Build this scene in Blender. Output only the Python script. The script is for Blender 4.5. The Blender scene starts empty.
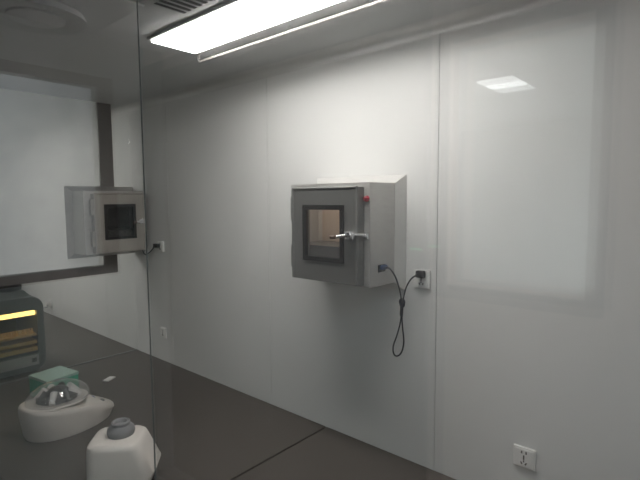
import bpy, bmesh, math, random
from mathutils import Vector, Matrix
random.seed(4)
PI = math.pi
D = 1.6                      # distance from the lens to the main wall, metres
EYE = 1.85
C = bpy.context.scene.collection
def P(x, y, z):              # plan units (lens at origin, main wall at y = 1) -> metres
    return Vector((x*D, (y-1)*D, EYE + z*D))
# ------------------------------------------------------------------ helpers
class MB:
    def __init__(s): s.bm = bmesh.new()
    def box(s, a, b, bevel=0.0, seg=2, M=None):
        a, b = Vector(a), Vector(b)
        r = bmesh.ops.create_cube(s.bm, size=1.0)
        vs = r['verts']; c = (a+b)/2; d = b-a
        for v in vs: v.co = Vector((v.co.x*d.x, v.co.y*d.y, v.co.z*d.z)) + c
        if bevel > 0:
            es = list({e for v in vs for e in v.link_edges})
            rb = bmesh.ops.bevel(s.bm, geom=es, offset=bevel, segments=seg, affect='EDGES', profile=.5)
            vs = list({v for f in rb['faces'] for v in f.verts} | {v for v in vs if v.is_valid})
        if M is not None: bmesh.ops.transform(s.bm, matrix=M, verts=vs)
        return s
    def cyl(s, a, b, r, r2=None, n=24, caps=True):
        a, b = Vector(a), Vector(b); d = b-a
        r2 = r if r2 is None else r2
        M = Matrix.Translation((a+b)/2) @ d.to_track_quat('Z', 'Y').to_matrix().to_4x4()
        bmesh.ops.create_cone(s.bm, cap_ends=caps, segments=n, radius1=r, radius2=r2, depth=d.length, matrix=M)
        return s
    def lathe(s, prof, c=(0,0,0), n=32, axis='Z', sx=1, sy=1):
        c = Vector(c); rings = []
        for (r, h) in prof:
            ring = []
            for k in range(n):
                t = 2*PI*k/n
                p = Vector((r*math.cos(t)*sx, r*math.sin(t)*sy, h))
                if axis == 'Y': p = Vector((p.x, p.z, p.y))
                ring.append(s.bm.verts.new(c+p))
            rings.append(ring)
        for i in range(len(rings)-1):
            for k in range(n):
                s.bm.faces.new((rings[i][k], rings[i][(k+1)%n], rings[i+1][(k+1)%n], rings[i+1][k]))
        s.bm.faces.new(rings[0][::-1]); s.bm.faces.new(rings[-1])
        return s
    def loft(s, rings, cap=True):
        R = [[s.bm.verts.new(Vector(p)) for p in r] for r in rings]; n = len(R[0])
        for i in range(len(R)-1):
            for k in range(n):
                s.bm.faces.new((R[i][k], R[i][(k+1)%n], R[i+1][(k+1)%n], R[i+1][k]))
        if cap:
            s.bm.faces.new(R[0][::-1]); s.bm.faces.new(R[-1])
        return s
    def tube(s, pts, r, n=10, sub=6):
        pts = [Vector(p) for p in pts]; Q = []
        m = len(pts)
        for i in range(m-1):                      # Catmull-Rom
            p0, p1, p2, p3 = pts[max(i-1,0)], pts[i], pts[i+1], pts[min(i+2,m-1)]
            for k in range(sub):
                t = k/sub
                Q.append(.5*((2*p1)+(p2-p0)*t+(2*p0-5*p1+4*p2-p3)*t*t+(3*p1-p0-3*p2+p3)*t**3))
        Q.append(pts[-1])
        up = Vector((.31,.2,.93)); rings = []
        for i, q in enumerate(Q):
            d = (Q[min(i+1,len(Q)-1)]-Q[max(i-1,0)]).normalized()
            u = up - d*up.dot(d)
            if u.length < 1e-4: u = d.orthogonal()
            u.normalize(); up = u; w = d.cross(u)
            rings.append([q + r*(math.cos(2*PI*k/n)*u + math.sin(2*PI*k/n)*w) for k in range(n)])
        return s.loft(rings)
    def torus(s, c, R, r, axis='Y', n=28, m=10):
        rings = []
        for i in range(n):
            t = 2*PI*i/n; ring = []
            for k in range(m):
                q = 2*PI*k/m; rr = R + r*math.cos(q); h = r*math.sin(q)
                if axis == 'Y': p = Vector((rr*math.cos(t), h, rr*math.sin(t)))
                else: p = Vector((rr*math.cos(t), rr*math.sin(t), h))
                ring.append(s.bm.verts.new(Vector(c)+p))
            rings.append(ring)
        for i in range(n):
            for k in range(m):
                s.bm.faces.new((rings[i][k], rings[(i+1)%n][k], rings[(i+1)%n][(k+1)%m], rings[i][(k+1)%m]))
        return s
    def frame(s, x0, x1, z0, z1, w, y0, y1):      # rectangular ring in the XZ plane
        for (a, b) in (((x0,y0,z0),(x0+w,y1,z1)), ((x1-w,y0,z0),(x1,y1,z1)),
                       ((x0+w,y0,z0),(x1-w,y1,z0+w)), ((x0+w,y0,z1-w),(x1-w,y1,z1))):
            s.box(a, b)
        return s
    def build(s, name, mat, parent=None, smooth=False):
        bmesh.ops.recalc_face_normals(s.bm, faces=s.bm.faces)
        me = bpy.data.meshes.new(name); s.bm.to_mesh(me); s.bm.free()
        me.materials.append(mat)
        if smooth:
            for p in me.polygons: p.use_smooth = True
            try: me.set_sharp_from_angle(angle=math.radians(40))
            except Exception: pass
        o = bpy.data.objects.new(name, me); C.objects.link(o)
        if parent is not None: o.parent = parent
        return o
def tag(o, label, cat, group=None):
    o['label'] = label; o['category'] = cat
    if group: o['group'] = group
    return o
def thing(name, label, cat, loc=(0,0,0), rz=0, group=None):
    o = bpy.data.objects.new(name, None); C.objects.link(o)
    o.location = loc; o.rotation_euler = (0,0,rz); o.empty_display_size = .05
    return tag(o, label, cat, group)
def struct(o):
    o['kind'] = 'structure'; return o
def copy_tree(o, parent=None):
    c = o.copy(); C.objects.link(c); c.parent = parent
    for ch in list(o.children): copy_tree(ch, c)
    return c
# ------------------------------------------------------------------ materials
def mat(name, col, rough=.5, metal=0.0, spec=.5, noise=None, bump=0.0, stretch=None, emit=None, coat=0):
    m = bpy.data.materials.new(name); m.use_nodes = True
    nt = m.node_tree; b = nt.nodes['Principled BSDF']
    b.inputs['Base Color'].default_value = (*col, 1); b.inputs['Roughness'].default_value = rough
    b.inputs['Metallic'].default_value = metal; b.inputs['Specular IOR Level'].default_value = spec
    if coat: b.inputs['Coat Weight'].default_value = coat
    if emit: b.inputs['Emission Color'].default_value = (*emit[0],1); b.inputs['Emission Strength'].default_value = emit[1]
    if noise or bump:
        sc, amt = noise or (20, 0)
        tc = nt.nodes.new('ShaderNodeTexCoord'); mp = nt.nodes.new('ShaderNodeMapping')
        if stretch: mp.inputs['Scale'].default_value = stretch
        n = nt.nodes.new('ShaderNodeTexNoise'); n.inputs['Scale'].default_value = sc; n.inputs['Detail'].default_value = 4
        nt.links.new(tc.outputs['Object'], mp.inputs['Vector']); nt.links.new(mp.outputs['Vector'], n.inputs['Vector'])
        if amt:
            r = nt.nodes.new('ShaderNodeValToRGB')
            r.color_ramp.elements[0].color = (*[c*(1-amt) for c in col],1); r.color_ramp.elements[1].color = (*[min(1,c*(1+amt)) for c in col],1)
            r.color_ramp.elements[0].position = .3; r.color_ramp.elements[1].position = .7
            nt.links.new(n.outputs['Fac'], r.inputs['Fac']); nt.links.new(r.outputs['Color'], b.inputs['Base Color'])
        if bump:
            bp = nt.nodes.new('ShaderNodeBump'); bp.inputs['Strength'].default_value = bump; bp.inputs['Distance'].default_value = .002
            nt.links.new(n.outputs['Fac'], bp.inputs['Height']); nt.links.new(bp.outputs['Normal'], b.inputs['Normal'])
    return m
def glass(name, r0=.04, tint=(1,1,1), dust=0.0, dust_col=(.8,.8,.8), rough=0.0, dust_scale=3.0, patchy=False):
    """thin pane: Schlick mirror over clear transmission, plus a little dusty scatter"""
    m = bpy.data.materials.new(name); m.use_nodes = True; nt = m.node_tree; nt.nodes.clear()
    N = nt.nodes.new; L = nt.links.new
    out = N('ShaderNodeOutputMaterial'); g = N('ShaderNodeNewGeometry')
    dot = N('ShaderNodeVectorMath'); dot.operation = 'DOT_PRODUCT'
    L(g.outputs['Normal'], dot.inputs[0]); L(g.outputs['Incoming'], dot.inputs[1])
    ab = N('ShaderNodeMath'); ab.operation = 'ABSOLUTE'; L(dot.outputs['Value'], ab.inputs[0])
    om = N('ShaderNodeMath'); om.operation = 'SUBTRACT'; om.inputs[0].default_value = 1; L(ab.outputs[0], om.inputs[1])
    pw = N('ShaderNodeMath'); pw.operation = 'POWER'; L(om.outputs[0], pw.inputs[0]); pw.inputs[1].default_value = 5
    ma = N('ShaderNodeMath'); ma.operation = 'MULTIPLY_ADD'; L(pw.outputs[0], ma.inputs[0]); ma.inputs[1].default_value = 1-r0; ma.inputs[2].default_value = r0
    tr = N('ShaderNodeBsdfTransparent'); tr.inputs['Color'].default_value = (*tint,1)
    gl = N('ShaderNodeBsdfGlossy'); gl.inputs['Roughness'].default_value = rough
    base = tr.outputs[0]
    if dust > 0:
        df = N('ShaderNodeBsdfDiffuse'); df.inputs['Color'].default_value = (*dust_col,1)
        tl = N('ShaderNodeBsdfTranslucent'); tl.inputs['Color'].default_value = (*dust_col,1)
        ad = N('ShaderNodeMixShader'); ad.inputs[0].default_value = .5; L(df.outputs[0], ad.inputs[1]); L(tl.outputs[0], ad.inputs[2])
        tc = N('ShaderNodeTexCoord'); n = N('ShaderNodeTexNoise'); n.inputs['Scale'].default_value = dust_scale; n.inputs['Detail'].default_value = 5
        L(tc.outputs['Object'], n.inputs['Vector'])
        mr = N('ShaderNodeMapRange'); mr.inputs['From Min'].default_value = .50 if patchy else .35; mr.inputs['From Max'].default_value = .75
        mr.inputs['To Min'].default_value = dust*(.12 if patchy else .4); mr.inputs['To Max'].default_value = dust*(3 if patchy else 2)
        L(n.outputs['Fac'], mr.inputs['Value'])
        mx = N('ShaderNodeMixShader'); L(mr.outputs[0], mx.inputs[0]); L(tr.outputs[0], mx.inputs[1]); L(ad.outputs[0], mx.inputs[2]); base = mx.outputs[0]
    ms = N('ShaderNodeMixShader'); L(ma.outputs[0], ms.inputs[0]); L(base, ms.inputs[1]); L(gl.outputs[0], ms.inputs[2])
    L(ms.outputs[0], out.inputs['Surface'])
    return m
def emis(name, col, s):
    m = bpy.data.materials.new(name); m.use_nodes = True; nt = m.node_tree; nt.nodes.clear()
    e = nt.nodes.new('ShaderNodeEmission'); e.inputs[0].default_value = (*col,1); e.inputs[1].default_value = s
    o = nt.nodes.new('ShaderNodeOutputMaterial'); nt.links.new(e.outputs[0], o.inputs[0]); return m
M_wall = mat('wall_panel_paint', (.70,.70,.69), .5, spec=.3, noise=(1.5,.02))
M_ceil = mat('ceiling_panel_paint', (.56,.57,.57), .6, spec=.25, noise=(2,.03))
M_hallwall = mat('corridor_paint', (.55,.55,.54), .7, spec=.2, noise=(2,.03))
M_floor = mat('vinyl_floor', (.30,.32,.33), .45, noise=(6,.08))
M_lframe = mat('grey_partition_frame', (.21,.20,.19), .5, noise=(8,.06))
M_door = mat('added_dark_door', (.016,.016,.019), .6, spec=.15, noise=(6,.1))
M_backwall = mat('corridor_warm_paint', (.74,.60,.52), .7, spec=.2, noise=(2,.03))
M_leftwall = mat('corridor_green_paint', (.52,.58,.56), .7, spec=.2, noise=(2,.03))
M_seal = mat('joint_seal', (.10,.11,.11), .5, noise=(10,.1))
M_darktrim = mat('brown_frame', (.10,.088,.080), .5, noise=(8,.1))
M_trim = mat('aluminium_cove', (.62,.62,.61), .4, .3, noise=(5,.03))
M_bench = mat('bench_laminate', (.105,.093,.084), .45, spec=.12, noise=(220,.18), bump=.03)
M_cab = mat('cabinet_board', (.42,.43,.44), .5, noise=(4,.04))
M_flange = mat('satin_steel', (.66,.65,.63), .45, .35, noise=(20,.04), stretch=(1,1,8))
M_steel = mat('brushed_steel', (.52,.51,.49), .42, .5, noise=(26,.10), stretch=(1,1,14), bump=.02)
M_steel2 = mat('door_steel', (.20,.20,.19), .40, .55, noise=(26,.10), stretch=(14,1,1), bump=.02)
M_steel3 = mat('beige_door_steel', (.40,.375,.34), .45, .4, noise=(26,.08), stretch=(14,1,1), bump=.02)
M_chrome = mat('chrome', (.88,.88,.89), .22, .8, noise=(30,.03))
M_inner = mat('chamber_liner', (.66,.55,.46), .5, .1, noise=(3,.05))
M_innerdark = mat('chamber_shelf', (.16,.155,.15), .5, .3, noise=(6,.1))
M_rubber = mat('black_rubber', (.012,.012,.012), .45, noise=(30,.2))
M_brown = mat('brown_grip', (.10,.055,.035), .5, noise=(20,.1))
M_plastic = mat('white_socket_plastic', (.80,.79,.77), .35, noise=(10,.02))
M_hole = mat('socket_hole', (.02,.02,.02), .7, noise=(10,.1))
M_cord = mat('black_cord', (.02,.023,.03), .5, noise=(40,.2))
M_blue = mat('blue_connector', (.05,.08,.16), .4, noise=(20,.1))
M_cream = mat('cream_instrument_shell', (.62,.585,.54), .38, noise=(8,.03), coat=.15)
M_greyrub = mat('grey_rubber', (.20,.20,.205), .55, noise=(20,.1))
M_darkfoot = mat('dark_base', (.05,.05,.052), .5, noise=(10,.1))
M_green = mat('green_card', (.025,.40,.235), .45, noise=(15,.08))
M_greenlid = mat('pale_green_lid', (.33,.50,.43), .4, noise=(6,.06))
M_rotor = mat('rotor_black', (.02,.02,.021), .3, noise=(20,.1))
M_tube = mat('tube_white', (.72,.70,.68), .3, noise=(20,.05))
M_oven = mat('oven_enamel', (.085,.10,.095), .4, noise=(12,.08))
M_panel = mat('oven_fascia', (.36,.37,.34), .4, noise=(10,.04))
M_gold = mat('gold_tray', (.60,.42,.16), .35, .5, noise=(12,.1))
M_vent = mat('vent_metal', (.50,.51,.51), .45, .2, noise=(6,.05))
M_slot = mat('vent_slot', (.02,.022,.022), .8, noise=(6,.1))
M_red = mat('red_lens', (.26,.010,.03), .2, noise=(20,.05), emit=((1,.05,.08),.03))
M_ind = mat('blue_mark', (.05,.07,.25), .4, noise=(20,.1))
M_lamp = emis('lamp_diffuser', (1.0,.95,.915), 21.0)
M_fill_neighbour = emis('added_fill_neighbour', (1.0,.97,.93), 23.0)
M_hall = emis('lamp_diffuser_corridor', (.97,1.0,1.0), 4.5)
M_hall2 = emis('added_fill_passage', (.93,1.0,1.0), 26.0)
M_view = emis('added_fill_viewing', (.80,.90,1.0), 10.5)
M_glow = emis('oven_lamp', (1.0,.66,.17), 4.2)
M_boxfill = emis('chamber_fill_glow', (1.0,.86,.74), 5.0)
M_sign = emis('green_sign', (.05,1.0,.35), 1.6)
M_pane = glass('window_glass', .042, (.985,.992,.99), .010, (.78,.78,.80), dust_scale=2.2, patchy=True)
M_part = glass('partition_glass', .03, (.985,.992,.988))
M_doorpane = glass('door_glass', .035)
M_film = glass('whitening_film', .03, (1,1,1), .42, (.84,.84,.82), dust_scale=.6)  # milky scatter stands in for part of the mirrored brightness
M_dome = glass('clear_plastic', .09, (.95,.95,.95), .13, (.8,.8,.8))
M_tubeglass = mat('pale_tube', (.74,.70,.67), .2, .2, noise=(10,.03))

zc, zb, zf = .392, -.653, -EYE/D          # ceiling, bench top, floor
xl, xr, yp = -4.40, .60, .25               # far left wall, right wall, front window plane
XP = -1.95                                 # glass partition
def bx(mb, x0, x1, y0, y1, z0, z1, **k): return mb.box(P(x0,y0,z0), P(x1,y1,z1), **k)
# ------------------------------------------------------------------ the lab shell
m = MB(); e = .0009                        # wall panels with thin joints
joints = [xl-.03,-3.94,-3.37,-2.80,-2.23,-1.66,-1.09,-.519,.05,xr+.03]
for a, b in zip(joints[:-1], joints[1:]): bx(m, a+e, b-e, 1, 1.02, zf, zc+.03)
bx(m, xl-.03, xr+.03, 1.004, 1.05, zf, zc+.03)
struct(m.build('wall_back', M_wall))
for nm, x in (('wall_left', xl-.04), ('wall_right', xr)):
    struct(bx(MB(), x, x+.04, yp, 1, zf, zc).build(nm, M_wall))
struct(bx(MB(), xl-.04, xr+.04, -2.3, 1.05, zf-.05, zf).build('floor', M_floor))
struct(bx(MB(), xl-.04, xr+.04, yp, 1.05, zc, zc+.04).build('ceiling', M_ceil))
pr = [(1.0,zc)]                            # concave cove along the wall top
for k in range(9):
    t = PI/2*k/8; pr.append((1-.027+.027*math.sin(t), zc-.027+.027*math.cos(t)))
m = MB(); m.loft([[P(x,y,z) for y,z in pr] for x in (xl, xr)])
struct(m.build('trim_1', M_trim, smooth=False))
# front wall with the wide window we look through
wx0, wx1, wz0 = -1.42, .50, zb-.012
m = MB()
bx(m, xl-.04, wx0, yp-.015, yp+.015, zf, .60); bx(m, wx1, xr+.04, yp-.015, yp+.015, zf, .60)
bx(m, wx0, wx1, yp-.015, yp+.015, zf, wz0); bx(m, wx0, wx1, yp-.015, yp+.015, zc-.004, .60)
struct(m.build('wall_front', M_hallwall))
w = bpy.data.objects.new('window_1', None); C.objects.link(w); struct(w)
m = MB(); fz0, fz1 = EYE+wz0*D, EYE+(zc-.004)*D
m.frame(wx0*D, wx1*D, fz0, fz1, .025, (yp-1-.02)*D, (yp-1+.02)*D); m.build('window_frame', M_darktrim, w)
y0 = (yp-1)*D
MB().box((wx0*D+.02, y0-.003, fz0+.02), (wx1*D-.02, y0+.003, fz1-.02)).build('pane', M_pane, w)
y1 = (.292-1)*D                            # second sheet, starts where the vertical joint shows
MB().box((-.537*D, y1-.003, fz0+.014), (xr*D-.01, y1+.003, zc*D+EYE-.002)).build('pane', M_pane, w)
MB().box((-.537*D-.0008, y1-.0012, fz0+.014), (-.537*D, y1+.0012, zc*D+EYE-.002)).build('seal', M_seal, w)
# ------------------------------------------------------------------ the viewing corridor behind the lens
kx0, kx1, ky, kz = -1.80, .60, -.50, .60
struct(bx(MB(), kx0-.05, kx1+.05, ky-.03, yp, kz, kz+.04).build('ceiling', M_hallwall))
struct(bx(MB(), kx1, kx1+.04, ky-.03, yp, zf, kz).build('wall_right', M_hallwall))
def holed(name, axis, p0, p1, u0, u1, hu0, hu1, hz0, hz1, z0, z1, mt):
    m = MB()
    def b(a, c, za, zb_):
        if axis == 'x': bx(m, p0, p1, a, c, za, zb_)
        else: bx(m, a, c, p0, p1, za, zb_)
    b(u0, hu0, z0, z1); b(hu1, u1, z0, z1); b(hu0, hu1, z0, hz0); b(hu0, hu1, hz1, z1)
    return struct(m.build(name, mt))
# left side wall: window seen mirrored in the glass
la, lb, lz0, lz1 = -.302, .22, -.247, .417
holed('wall_left', 'x', kx0-.04, kx0, ky, yp-.015, la, lb, lz0, lz1, zf, kz, M_leftwall)
w2 = bpy.data.objects.new('window_2', None); C.objects.link(w2); struct(w2)
m = MB(); fw = .06
bx(m, kx0, kx0+.012, la-fw, la, lz0-.036, lz1+.036); bx(m, kx0, kx0+.012, lb, yp-.02, lz0-.036, lz1+.036)
bx(m, kx0, kx0+.012, la, lb, lz0-.036, lz0); bx(m, kx0, kx0+.012, la, lb, lz1, lz1+.036)
m.build('window_frame', M_darktrim, w2)
# back wall: window to the lit passage behind
ra, rb, rz0, rz1 = -.490, -.208, -.195, .335
holed('wall_back', 'y', ky-.04, ky, kx0, kx1, ra, rb, rz0, rz1, zf, kz, M_backwall)
dr = bpy.data.objects.new('added_door_1', None); C.objects.link(dr); struct(dr)  # dark doors added to keep this stretch of the reflection dim
for a, b in ((-1.79,-1.163), (-1.157,-.535)): bx(MB(), a, b, ky+.002, ky+.022, zf+.004, .52, bevel=.004).build('door_leaf', M_door, dr)
for a in (-1.20, -1.13):
    m = MB(); m.tube([P(a,ky+.022,-.25),P(a,ky+.05,-.25),P(a,ky+.05,-.45),P(a,ky+.022,-.45)], .01); m.build('pull_handle', M_door, dr, True)
w3 = bpy.data.objects.new('window_3', None); C.objects.link(w3); struct(w3)
m = MB(); m.frame((ra-.03)*D, (rb+.03)*D, EYE+(rz0-.03)*D, EYE+(rz1+.03)*D, .03*D, (ky-1)*D, (ky-1+.012)*D)
m.build('window_frame', M_darktrim, w3)
# passage behind
M_pass = mat('passage_paint', (.88,.91,.91), .7, spec=.2, noise=(2,.02))
px0, px1, pya, pyb = -1.75, .60, -2.2, ky-.04
struct(bx(MB(), px0-.04, px1+.04, pya, pyb, zc, zc+.04).build('ceiling', M_pass))
struct(bx(MB(), px0-.04, px0, pya, pyb, zf, zc).build('wall_left', M_pass))
struct(bx(MB(), px1, px1+.04, pya, pyb, zf, zc).build('wall_right', M_pass))
struct(bx(MB(), px0-.04, px1+.04, pya-.04, pya, zf, zc).build('wall_back', M_pass))
# ------------------------------------------------------------------ ceiling lamps
def lamp(name, label, x0, x1, y0_, y1_, ztop, em, group='ceiling lights', rail=False):
    t = thing(name, label, 'ceiling light', P((x0+x1)/2, (y0_+y1_)/2, ztop), 0, group)
    hx, hy = (x1-x0)/2*D, (y1_-y0_)/2*D
    m = MB(); m.box((-hx-.012,-hy-.012,-.012), (hx+.012,hy+.012,0), bevel=.003); m.build('housing', M_vent, t)
    m = MB(); m.box((-hx,-hy,-.020), (hx,hy,-.0125)); m.build('diffuser', em, t)
    return t
lab_light = lamp('ceiling_light', 'long bright white rectangular ceiling light glowing above the steel box', -1.083, -.40, .622, .744, zc, M_lamp)
# thin tube fitting along the wall-side of the lamp
t = lab_light; to = P(-1.12,.783,zc) - Vector(t.location)
L = .74*D
m = MB(); m.tube([to+Vector(q) for q in ((0,0,0),(-.004,0,-.012),(0,0,-.024),(.012,0,-.029),(.05,0,-.029),(.3,0,-.029),(L,0,-.029))], .0055, n=12); tb = m.build('tube', M_tubeglass, t, True)
tb['label'] = 'thin pale tube with bent end'
m = MB(); m.box(to+Vector((.03,-.035,-.010)), to+Vector((L,.012,0)), bevel=.003); m.build('channel', M_vent, t)
for xx in (.10,.55,1.0):
    MB().box(to+Vector((xx,-.006,-.024)), to+Vector((xx+.012,.006,-.009))).build('clip', M_chrome, t)
lamp('ceiling_light', 'unseen fill light added on the ceiling of the neighbouring room behind the glass partition', -3.1, -2.5, .32, .48, zc, M_fill_neighbour)  # added out of view, only to brighten the neighbouring room
lamp('ceiling_light', 'small bright ceiling light mirrored faintly in the glass at upper right', -.672, -.556, -1.195, -1.055, zc, M_hall)
lamp('ceiling_light', 'unseen fill light added on the passage ceiling behind the viewer', -.1, .5, -1.6, -1.1, zc, M_hall2)  # added out of view, only to brighten the mirrored passage
lamp('ceiling_light', 'unseen fill light added on the viewing corridor ceiling behind the viewer', .05, .5, -.30, .0, kz, M_view)  # added out of view: cool fill, and haze from the back wall
# ------------------------------------------------------------------ ceiling vent and round outlet
t = thing('ceiling_vent', 'small slotted ceiling vent beside the glowing ceiling light', 'vent', P(-.81,.55,zc))
m = MB(); m.box((-.15,-.085,-.006), (.15,.085,0), bevel=.002); m.build('plate', M_vent, t)
for k in range(9):
    MB().box((-.128+k*.03,-.05,-.0075), (-.114+k*.03,.06,-.0055)).build('slot', M_slot, t)
t = thing('air_outlet', 'round ceiling air outlet on a square plate in the upper left corner', 'air outlet', P(-1.10,.375,zc))
m = MB(); m.box((-.36,-.30,-.010), (.30,.22,0), bevel=.004); m.build('plate', M_ceil, t)
m = MB(); m.lathe([(.06,-.012),(.145,-.012),(.155,-.035),(.13,-.04),(.10,-.028),(.06,-.024)], n=40); m.build('ring', M_vent, t, True)
m = MB(); m.lathe([(.01,-.012),(.085,-.012),(.085,-.034),(.05,-.040),(.01,-.041)], n=36); m.build('disc', M_ceil, t, True)
# ------------------------------------------------------------------ workbench units
yb0 = .305
def bench(x0, x1, label):
    t = thing('workbench', label, 'workbench', P((x0+x1)/2, .65, zf), 0, 'workbench units along the wall')
    hx = (x1-x0)/2*D; ya, yb = (yb0-.65)*D, (1-.65)*D; h = (zb-zf)*D
    MB().box((-hx+.004, ya, h-.03), (hx-.004, yb-.0015, h), bevel=.002).build('worktop', M_bench, t)
    MB().box((-hx+.015, ya+.04, .08), (hx-.015, yb-.02, h-.031)).build('cabinet', M_cab, t)
    MB().box((-hx+.03, ya+.08, 0), (hx-.03, yb-.04, .08)).build('plinth', M_darkfoot, t)
    return t
bench(-.859, .22, 'dark workbench unit right of the diagonal seam, below the larger steel box')
bench(-1.95, -.859, 'dark workbench unit left of the diagonal seam, holding the mixer and centrifuge')
bench(-3.035, -1.95, 'dark workbench unit behind the glass partition, holding the small oven')
bench(-4.12, -3.035, 'dark workbench unit furthest away behind the glass partition')
# ------------------------------------------------------------------ glass partition on the bench seam
w4 = bpy.data.objects.new('window_4', None); C.objects.link(w4); struct(w4)
bx(MB(), XP-.003, XP+.003, yp+.02, .9985, zb+.0005, zc-.0005).build('pane', M_part, w4)
bx(MB(), XP-.0005+.0040, XP+.0040, yp+.02, .866, -.262, zc-.001).build('whitening_film', M_film, w4)  # film added as white haze, backing up the mirrored window
m = MB(); bx(m, XP-.006, XP+.006, .868, .924, -.262, zc-.001); bx(m, XP-.006, XP+.006, yp+.02, .924, -.300, -.262)
m.build('window_frame', M_lframe, w4)
m = MB(); bx(m, XP-.004, XP+.0055, yb0, .998, zb+.0002, zb+.003); m.build('bead', mat('silicone_bead',(.16,.17,.165),.4,noise=(20,.05)), w4)
# ------------------------------------------------------------------ pass-through boxes
def pass_box(label, loc, rz, wscale=1.0, lit=True):
    t = thing('pass_box', label, 'pass-through box', loc, rz, 'pass-through boxes')
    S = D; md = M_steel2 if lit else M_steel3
    X = lambda v: v*S*wscale
    dep, col = .124*S, .022*S
    # collar: bevelled flange around the body
    m = MB()
    def ring(hx0,hx1,hz0,hz1,y): return [(X(hx0),y,hz0*S),(X(hx1),y,hz0*S),(X(hx1),y,hz1*S),(X(hx0),y,hz1*S)]
    m.loft([ring(-.143,.143,-.142,.140,-.001), ring(-.143,.143,-.142,.140,-.004), ring(-.1245,.1245,-.1205,.1205,-col),
            ring(-.120,.120,-.116,.116,-col), ring(-.120,.120,-.116,.116,-.001)], cap=False)
    m.build('flange', M_flange if lit else M_steel, t)
    # hollow body, open towards the door
    m = MB(); th = .004
    ox, oz = X(.124), .120*S
    m.box((-ox,-dep,-oz), (-ox+th,-.002,oz)); m.box((ox-th,-dep,-oz), (ox,-.002,oz))
    m.box((-ox+th,-dep,oz-th), (ox-th,-.002,oz)); m.box((-ox+th,-dep,-oz), (ox-th,-.002,-oz+th))
    m.frame(-ox, ox, -oz, oz, .05, -dep-.001, -dep+.002)
    body = m.build('body', M_steel, t)
    m = MB(); m.box((-ox+.006,-.012,-oz+.006), (ox-.006,-.006,oz-.006)); m.build('back_panel', M_inner if lit else M_rubber, t)  # black in the unlit box: inner shade put into the colour
    m = MB(); m.box((-ox+.006,-dep+.01,-oz+.05), (ox-.006,-.013,-.032*S)); m.build('shelf', M_innerdark if lit else M_rubber, t)  # shelf blackened for the same inner shade
    m = MB(); m.box((-ox*.7,-dep*.75,oz-.016), (ox*.7,-dep*.45,oz-.008)); m.build('lamp', M_boxfill if lit else M_plastic, t)  # glow added to brighten the chamber; no such source is visible
    # door
    d1 = -dep-.004; d0 = -.150*S
    dx0, dx1, dz0, dz1 = X(-.097), X(.109), -.114*S, .109*S
    gx0, gx1, gz0, gz1 = X(-.058), X(.070), -.066*S, .069*S
    m = MB()
    for a, b in (((dx0,d0,dz0),(gx0,d1,dz1)), ((gx1,d0,dz0),(dx1,d1,dz1)), ((gx0,d0,dz0),(gx1,d1,gz0)), ((gx0,d0,gz1),(gx1,d1,dz1))):
        m.box(a, b)
    bmesh.ops.remove_doubles(m.bm, verts=m.bm.verts, dist=1e-5)
    door = m.build('door', md, t)
    m = MB()
    m.tube([(dx0+.006,d0+.002,dz1-.001),(dx1-.006,d0+.002,dz1-.001)], .006, sub=1)
    m.tube([(dx1-.005,d0+.002,dz0+.004),(dx1-.005,d0+.002,dz1-.004)], .006, sub=1)
    m.tube([(dx0+.005,d0+.002,dz0+.004),(dx0+.005,d0+.002,dz1-.004)], .006, sub=1)
    m.build('folded_edge', md, door, True)
    m = MB(); m.frame(gx0, gx1, gz0, gz1, .018, d0-.005, d0+.009); m.build('gasket', M_rubber, door)
    m = MB(); m.box((gx0+.004,d0+.0095,gz0+.004), (gx1-.004,d0+.0125,gz1-.004)); m.build('door_pane', M_doorpane, door)
    for za, zc_ in ((.030,.088), (-.088,-.032)):
        m = MB(); m.cyl((dx0-.006,d0+.012,za*S), (dx0-.006,d0+.012,zc_*S), .008, n=16)
        m.box((dx0-.012,d0+.004,za*S), (dx0+.001,d0+.03,zc_*S), bevel=.002); m.build('hinge', md, t, False)
    # latch: plate and arm on the door, catch on the body
    lt = MB(); lt.box((X(.080),d0-.018,-.014), (X(.102),d0-.0005,.014), bevel=.003); lt.box((X(.084),d0-.030,.004), (X(.099),d0-.012,.016), bevel=.003)
    lt.cyl((X(.091),d0-.024,0), (X(.091),d0-.012,0), .008); lt = lt.build('latch', M_chrome, t, True)
    m = MB(); m.tube([(X(.100),d0-.020,.003),(X(.088),d0-.024,.002),(X(.070),d0-.028,-.003),(X(.060),d0-.031,-.005)], .0062); m.build('lever', M_chrome, lt, True)
    m = MB(); m.tube([(X(.063),d0-.030,-.0045),(X(.054),d0-.033,-.006),(X(.047),d0-.034,-.006)], .0068); m.build('grip', M_brown, lt, True)
    m = MB(); m.box((X(.1105),-dep-.012,-.014), (X(.1225),-dep-.001,.010), bevel=.002)
    m.tube([(X(.1165),-dep-.014,.0),(X(.113),-dep-.03,.004),(X(.104),d0-.012,.004)], .005); m.build('catch', M_chrome, t, True)
    # indicator lamp
    m = MB(); m.lathe([(.003,-dep-.016),(.008,-dep-.014),(.011,-dep-.009),(.012,-dep-.001)], c=(X(.1155),0,.083*S), axis='Y', n=20); ind = m.build('indicator_light', M_red, t, True)
    ind['label'] = 'small red indicator light'
    # cable gland on the right side
    m = MB(); m.box((ox,-.148,-.079*S-.014), (ox+.004,-.104,-.079*S+.014), bevel=.001); m.build('power_inlet', M_rubber, t)
    return t
box1 = pass_box('larger brushed steel pass-through box with glass door on the main wall', P(-.744,1,-.083), 0)
box2 = pass_box('pass-through box with dark window on the glass partition at left', P(XP+.006,.866,-.083), PI/2, .97, False)
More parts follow.
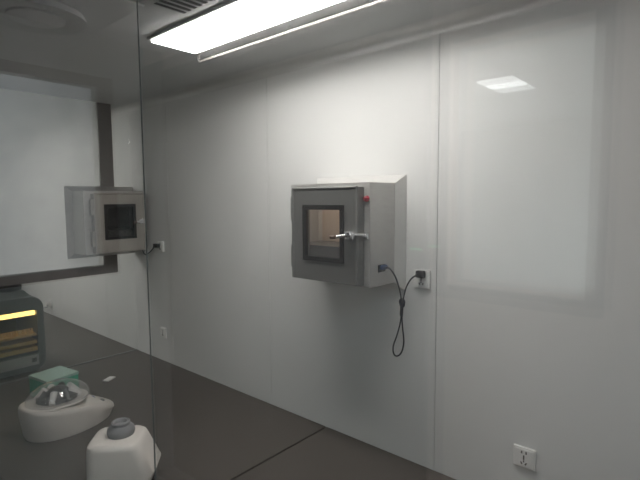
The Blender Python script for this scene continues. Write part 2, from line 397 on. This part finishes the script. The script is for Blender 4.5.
# ------------------------------------------------------------------ wall sockets
def socket(x, z, label, rz=0, s=.036):
    t = thing('wall_socket', label, 'wall socket', P(x,1,z), 0, 'wall sockets')
    h = s
    MB().box((-h,-.010,-h), (h,-.0005,h), bevel=.003).build('plate', M_plastic, t)
    MB().box((-h*.82,-.0125,-h*.82), (h*.82,-.0095,h*.82), bevel=.0015).build('insert', M_plastic, t)
    m = MB()
    for sx in (-1,1):
        for (zz, an) in ((.55,0),(-.50,.5*sx)):
            Mx = Matrix.Translation((sx*h*.20,-.0124,zz*h)) @ Matrix.Rotation(an,4,'Y')
            m.box((-.0022,-.001,-.0045),(.0022,.001,.0045), M=Mx)
    m.box((-.0022,-.0134,-.006),(.0022,-.0114,.010)); m.box((-.0022,-.0134,-.014),(.0022,-.0114,-.008))
    m.build('pin_hole', M_hole, t)
    return t
socket(-.310, -.543, 'white square wall socket low on the right, nothing plugged in')
socket(-.555, -.191, 'white wall socket right of the larger steel box, black plug in it', s=.035)
socket(-1.725, -.535, 'white wall socket just above the workbench, near the glass partition', s=.033)
socket(-1.722, -.184, 'white wall socket beside the left pass box, cord plugged in', s=.033)
socket(-2.95, -.592, 'white wall socket behind the glass partition, right of the small oven', s=.038)
# ------------------------------------------------------------------ cords
def own(o, root):           # keep a mesh built in wall coordinates where it is, as a part of root
    o.parent = root
    W = Matrix.Translation(root.location) @ Matrix.Rotation(root.rotation_euler.z, 4, 'Z')
    o.matrix_parent_inverse = W.inverted(); o.location = o0
    return o
o0 = P(0,1,0)
ray = [(.080,-.6085,-.159),(.075,-.599,-.162),(.066,-.590,-.180),(.052,-.588,-.208),(.040,-.590,-.232),(.032,-.592,-.252),(.030,-.594,-.272),(.030,-.598,-.300),
       (.030,-.607,-.332),(.030,-.617,-.360),(.029,-.616,-.379),(.026,-.608,-.384),(.024,-.597,-.372),(.024,-.591,-.345),(.025,-.594,-.312),(.027,-.595,-.280),(.028,-.592,-.252),
       (.029,-.588,-.230),(.030,-.581,-.208),(.028,-.569,-.188),(.022,-.557,-.178)]
m = MB(); m.tube([P(x,1-d,z)-o0 for d,x,z in ray], .0029, n=10); t = own(m.build('power_cord', M_cord, None, True), box1)
m = MB(); m.torus(P(-.591,.967,-.246)-o0, .010, .0042); m.torus(P(-.592,.969,-.253)-o0, .008, .0042); m.tube([P(-.593,.97,-.253)-o0, P(-.595,.97,-.280)-o0], .0066, sub=1); m.build('cable_tie', M_cord, t, True)
m = MB(); m.box((-.6165*D,-.144,-.159*D-.009), (-.6165*D+.014,-.110,-.159*D+.009), bevel=.004); b = m.build('connector', M_blue, t, True); b['label'] = 'dark blue connector'
m = MB(); m.box((-.563*D,-.036,-.186*D), (-.542*D,-.0135,-.169*D), bevel=.005); m.build('plug', M_rubber, t, True)
# right side of the left box faces the main wall
zi = -.083-.079
pts = [(-1.902,.990,zi),(-1.885,.994,zi-.004),(-1.860,.992,zi-.045),(-1.825,.985,zi-.060),(-1.775,.980,zi-.045),(-1.738,.981,zi-.018)]
m = MB(); m.tube([P(*p)-o0 for p in pts], .0042); t = own(m.build('power_cord', M_cord, None, True), box2)
m = MB(); m.box(P(-1.748,.976,-.188)-o0, P(-1.718,.9917,-.172)-o0, bevel=.004); m.build('plug', M_rubber, t, True)
# ------------------------------------------------------------------ instruments on the bench
BZ = EYE+zb*D
# vortex mixer
t = thing('vortex_mixer', 'cream vortex mixer with grey rubber cup, at the bottom edge', 'vortex mixer', (*P(-1.042,.474,0)[:2], BZ), math.radians(-42))
def rrect(x0,x1,y0_,y1_,r,z,n=6):
    pts=[]
    for cx,cy,a in ((x1-r,y1_-r,0),(x0+r,y1_-r,PI/2),(x0+r,y0_+r,PI),(x1-r,y0_+r,1.5*PI)):
        for k in range(n+1): pts.append((cx+r*math.cos(a+PI/2*k/n), cy+r*math.sin(a+PI/2*k/n), z))
    return pts
H=.19
m = MB(); m.loft([rrect(-.085,.085,-.085,.115,.035,.014), rrect(-.088,.090,-.088,.128,.038,.03), rrect(-.088,.090,-.088,.145,.038,.075),
                  rrect(-.082,.086,-.086,.105,.038,.165), rrect(-.079,.083,-.083,.096,.036,.182), rrect(-.070,.074,-.074,.084,.030,H)])
m.build('housing', M_cream, t, True)
MB().loft([rrect(-.08,.08,-.08,.10,.03,0), rrect(-.084,.084,-.084,.112,.034,.014)]).build('base', M_darkfoot, t, True)
m = MB(); m.lathe([(.022,H-.001),(.046,H),(.049,H+.012),(.046,H+.024),(.033,H+.036),(.033,H+.046),(.028,H+.049),(.022,H+.047),(.018,H+.036)], c=(-.01,.015,0)); m.build('cup', M_greyrub, t, True)
# benchtop centrifuge: teardrop body, length along +Y, nose towards the main wall
t = thing('mini_centrifuge', 'small white centrifuge with clear dome lid in front of the green box', 'centrifuge', (*P(-1.435,.52,0)[:2], BZ), 0)
def tear(s, z0f, off=0):
    out=[]
    for k in range(48):
        a = 2*PI*k/48
        y = math.cos(a)*.205*s; x = math.sin(a)*.128*s*(1-.18*math.cos(a))
        out.append((x, y, z0f(y)+off))
    return out
top = lambda y: .150 - .062*(y+.205)/.41 - (.0 if y < .07 else (y-.07)*.28)
m = MB(); m.loft([tear(.90, lambda y: .001), tear(.925, lambda y: .012), tear(.985, lambda y: max(.018,top(y)*.60)), tear(1.0, lambda y: top(y)-.020), tear(.985, lambda y: top(y)-.006), tear(.95, lambda y: top(y)), tear(.6, lambda y: top(y)+.002)])
m.build('housing', M_cream, t, True)
m = MB(); m.lathe([(.01,.0),(.094,.0),(.099,.006),(.095,.014),(.01,.014)], c=(0,-.045,.130), n=40, sx=1.05, sy=1.3); m.build('bowl_rim', M_cream, t, True)
m = MB(); m.lathe([(.01,.0),(.055,.0),(.06,.02),(.035,.035),(.02,.055),(.008,.058)], c=(0,-.045,.142), sx=1.35, sy=1.5); rot = m.build('rotor', M_rotor, t, True)
for k in range(8):
    a = k*PI/4+.2; ca, sa = math.cos(a), math.sin(a)
    m = MB(); m.cyl((.082*ca,-.045+.092*sa,.150), (.046*ca,-.045+.052*sa,.190), .013, .015, n=14)
    m.build('sample_tube', M_tube if k%3 else M_rotor, rot, True)
m = MB(); pr = [(.106*math.cos(q), .142+.085*math.sin(q)) for q in [PI/2*i/12 for i in range(13)]]
pr[-1] = (.004, .227); m.lathe(pr, c=(0,-.045,0), n=44, sx=.98, sy=1.28); m.build('dome_lid', M_dome, t, True)
m = MB(); m.lathe([(.004,.226),(.012,.227),(.010,.233),(.004,.234)], c=(0,-.045,0), n=16); m.build('lid_knob', M_dome, t, True)
m = MB(); m.lathe([(.002,0),(.020,0),(.019,.003),(.002,.004)], c=(.018,.14,top(.14)-.001), n=24, sx=1, sy=.7); m.build('button', M_greyrub, t, True)
m = MB(); m.box((-.055,.118,top(.125)-.003), (-.02,.128,top(.125)+.0025)); m.build('mark', M_ind, t)
# green box
t = thing('carton', 'green box with pale lid on the bench behind the clear dome', 'box', (*P(-1.715,.578,0)[:2], BZ), math.radians(10))
MB().box((-.088,-.085,0), (.088,.085,.098), bevel=.002).build('base', M_green, t)
l = MB().box((-.090,-.087,.0985), (.090,.087,.114), bevel=.002).build('lid', M_greenlid, t); l['label'] = 'pale green lid'
# paper scrap
m = MB(); m.box((-.02,-.035,0), (.02,.035,.006), bevel=.002)
o = m.build('paper_slip', M_plastic); o.location = (*P(-1.70,.757,0)[:2], BZ); o.rotation_euler = (0,0,.5)
tag(o, 'tiny white paper slip lying alone on the dark bench', 'paper slip')
# small oven behind the partition, facing along the wall
x0, x1, ya, yb_, oz = -2.28, -1.985, .36, .648, .295
oven = t = thing('bench_oven', 'small dark oven with glowing yellow interior at left edge', 'oven', (*P(x1,(ya+yb_)/2,0)[:2], BZ))
hw = (yb_-ya)/2*D; dp = (x1-x0)*D; H = oz*D
def yz(w0, z0, z1, r, x, n=6): return [(x, q[0], q[1]) for q in [(p[0], p[1]) for p in rrect(-w0, w0, z0, z1, r, 0, n)]]
m = MB()
outer, inner = lambda x: yz(hw, .012, H, .075, x), lambda x: yz(hw-.042, .120, H-.085, .012, x)
m.loft([outer(-dp), outer(-.012), yz(hw-.004,.016,H-.004,.072,0), inner(0), inner(-dp*.85), ], cap=True)
m.build('casing', M_oven, t, True)
for yy in (-hw+.06, hw-.06):
    for xx in (-dp+.05, -.05): MB().cyl((xx,yy,0), (xx,yy,.014), .015, n=12).build('foot', M_rubber, t)
p_ = MB().box((.0005,-hw+.045,.050), (.005,hw-.045,.114), bevel=.002).build('fascia', M_panel, t)
MB().box((.005,hw-.085,.070), (.0085,hw-.058,.096), bevel=.002).build('button', M_darkfoot, p_)
MB().cyl((.005,-hw+.16,.082), (.022,-hw+.16,.082), .016).build('knob', M_darkfoot, p_)
m = MB(); m.cyl((-.03,-hw+.047,H-.105), (-.03,hw-.047,H-.105), .014); m.build('heating_lamp', M_glow, t, True)
m = MB(); m.box((-.16,-hw+.046,.225), (-.015,hw-.046,.240)); tr = m.build('tray', M_gold, t)
m = MB()
for k in range(22): 
    yy = -hw+.06+k*(2*hw-.12)/21
    m.box((-.05,yy-.004,.240), (-.044,yy+.004,.268))
m.build('rack_teeth', M_gold, tr)
MB().box((-.16,-hw+.046,.135), (-.008,hw-.046,.160)).build('tray', M_gold, t)
MB().box((-.16,-hw+.046,.178), (-.012,hw-.046,.198)).build('tray', M_gold, t)
m = MB(); m.loft([[(x,y,H-.002) for x,y in ((-.30,-.10),(-.03,-.10),(-.03,.17),(-.30,.17))], [(x,y,H+.03) for x,y in ((-.25,0),(-.08,0),(-.08,.15),(-.25,.15))]]); m.build('hood', M_oven, t)
m = MB(); m.lathe([(.02,H+.028),(.075,H+.03),(.08,H+.05),(.065,H+.075),(.03,H+.085),(.005,H+.087)], c=(-.165,.085,0)); m.build('cap', M_rubber, t, True)
# lead of the oven
m = MB(); m.tube([P(-2.30,.60,-.50)-o0, P(-2.55,.78,-.53)-o0, P(-2.80,.93,-.575)-o0, P(-2.93,.972,-.590)-o0], .005); t = own(m.build('power_cord', M_greyrub, None, True), oven)
m = MB(); m.box(P(-2.965,.972,-.600)-o0, P(-2.925,.9917,-.580)-o0, bevel=.004); m.build('plug', M_tube, t, True)
# green status light on the wall behind the viewer, mirrored in the glass
t = thing('status_sign', 'tiny green lit sign mirrored faintly in the glass beside the wall socket', 'sign', P(-.556,ky+.0222,-.117))
MB().box((-.028,.0,-.009), (.028,.012,.009), bevel=.002).build('case', M_darkfoot, t)
MB().box((-.024,.0122,-.004), (.024,.0135,.004)).build('display', M_sign, t)
# ------------------------------------------------------------------ daylight
wd = bpy.data.worlds.new('World'); bpy.context.scene.world = wd; wd.use_nodes = True
bg = wd.node_tree.nodes['Background']; bg.inputs[0].default_value = (.85,.95,1.0,1); bg.inputs[1].default_value = .32
# ------------------------------------------------------------------ camera
cam = bpy.data.cameras.new('camera'); co = bpy.data.objects.new('camera', cam); C.objects.link(co)
cam.sensor_width = 36; cam.lens = 475/640*36; cam.clip_start = .01
X = Vector((0.75129484,0.05124897,-0.65797386)); Y = Vector((0.65992681,-0.06930019,0.74812705)); Z = Vector((-0.00725697,-0.99627859,-0.08588545))
right = Vector((X.x,Y.x,Z.x)); up = -Vector((X.y,Y.y,Z.y)); back = -Vector((X.z,Y.z,Z.z))
co.matrix_world = Matrix(((right.x,up.x,back.x,0),(right.y,up.y,back.y,-D),(right.z,up.z,back.z,EYE),(0,0,0,1)))
sc = bpy.context.scene; sc.camera = co
sc.view_settings.view_transform = 'Standard'; sc.view_settings.look = 'None'; sc.view_settings.exposure = 0; sc.view_settings.gamma = 1
sc.view_settings.use_curve_mapping = False
sc.cycles.transparent_max_bounces = 32; sc.cycles.max_bounces = 14; sc.cycles.glossy_bounces = 8
sc.cycles.use_denoising = True
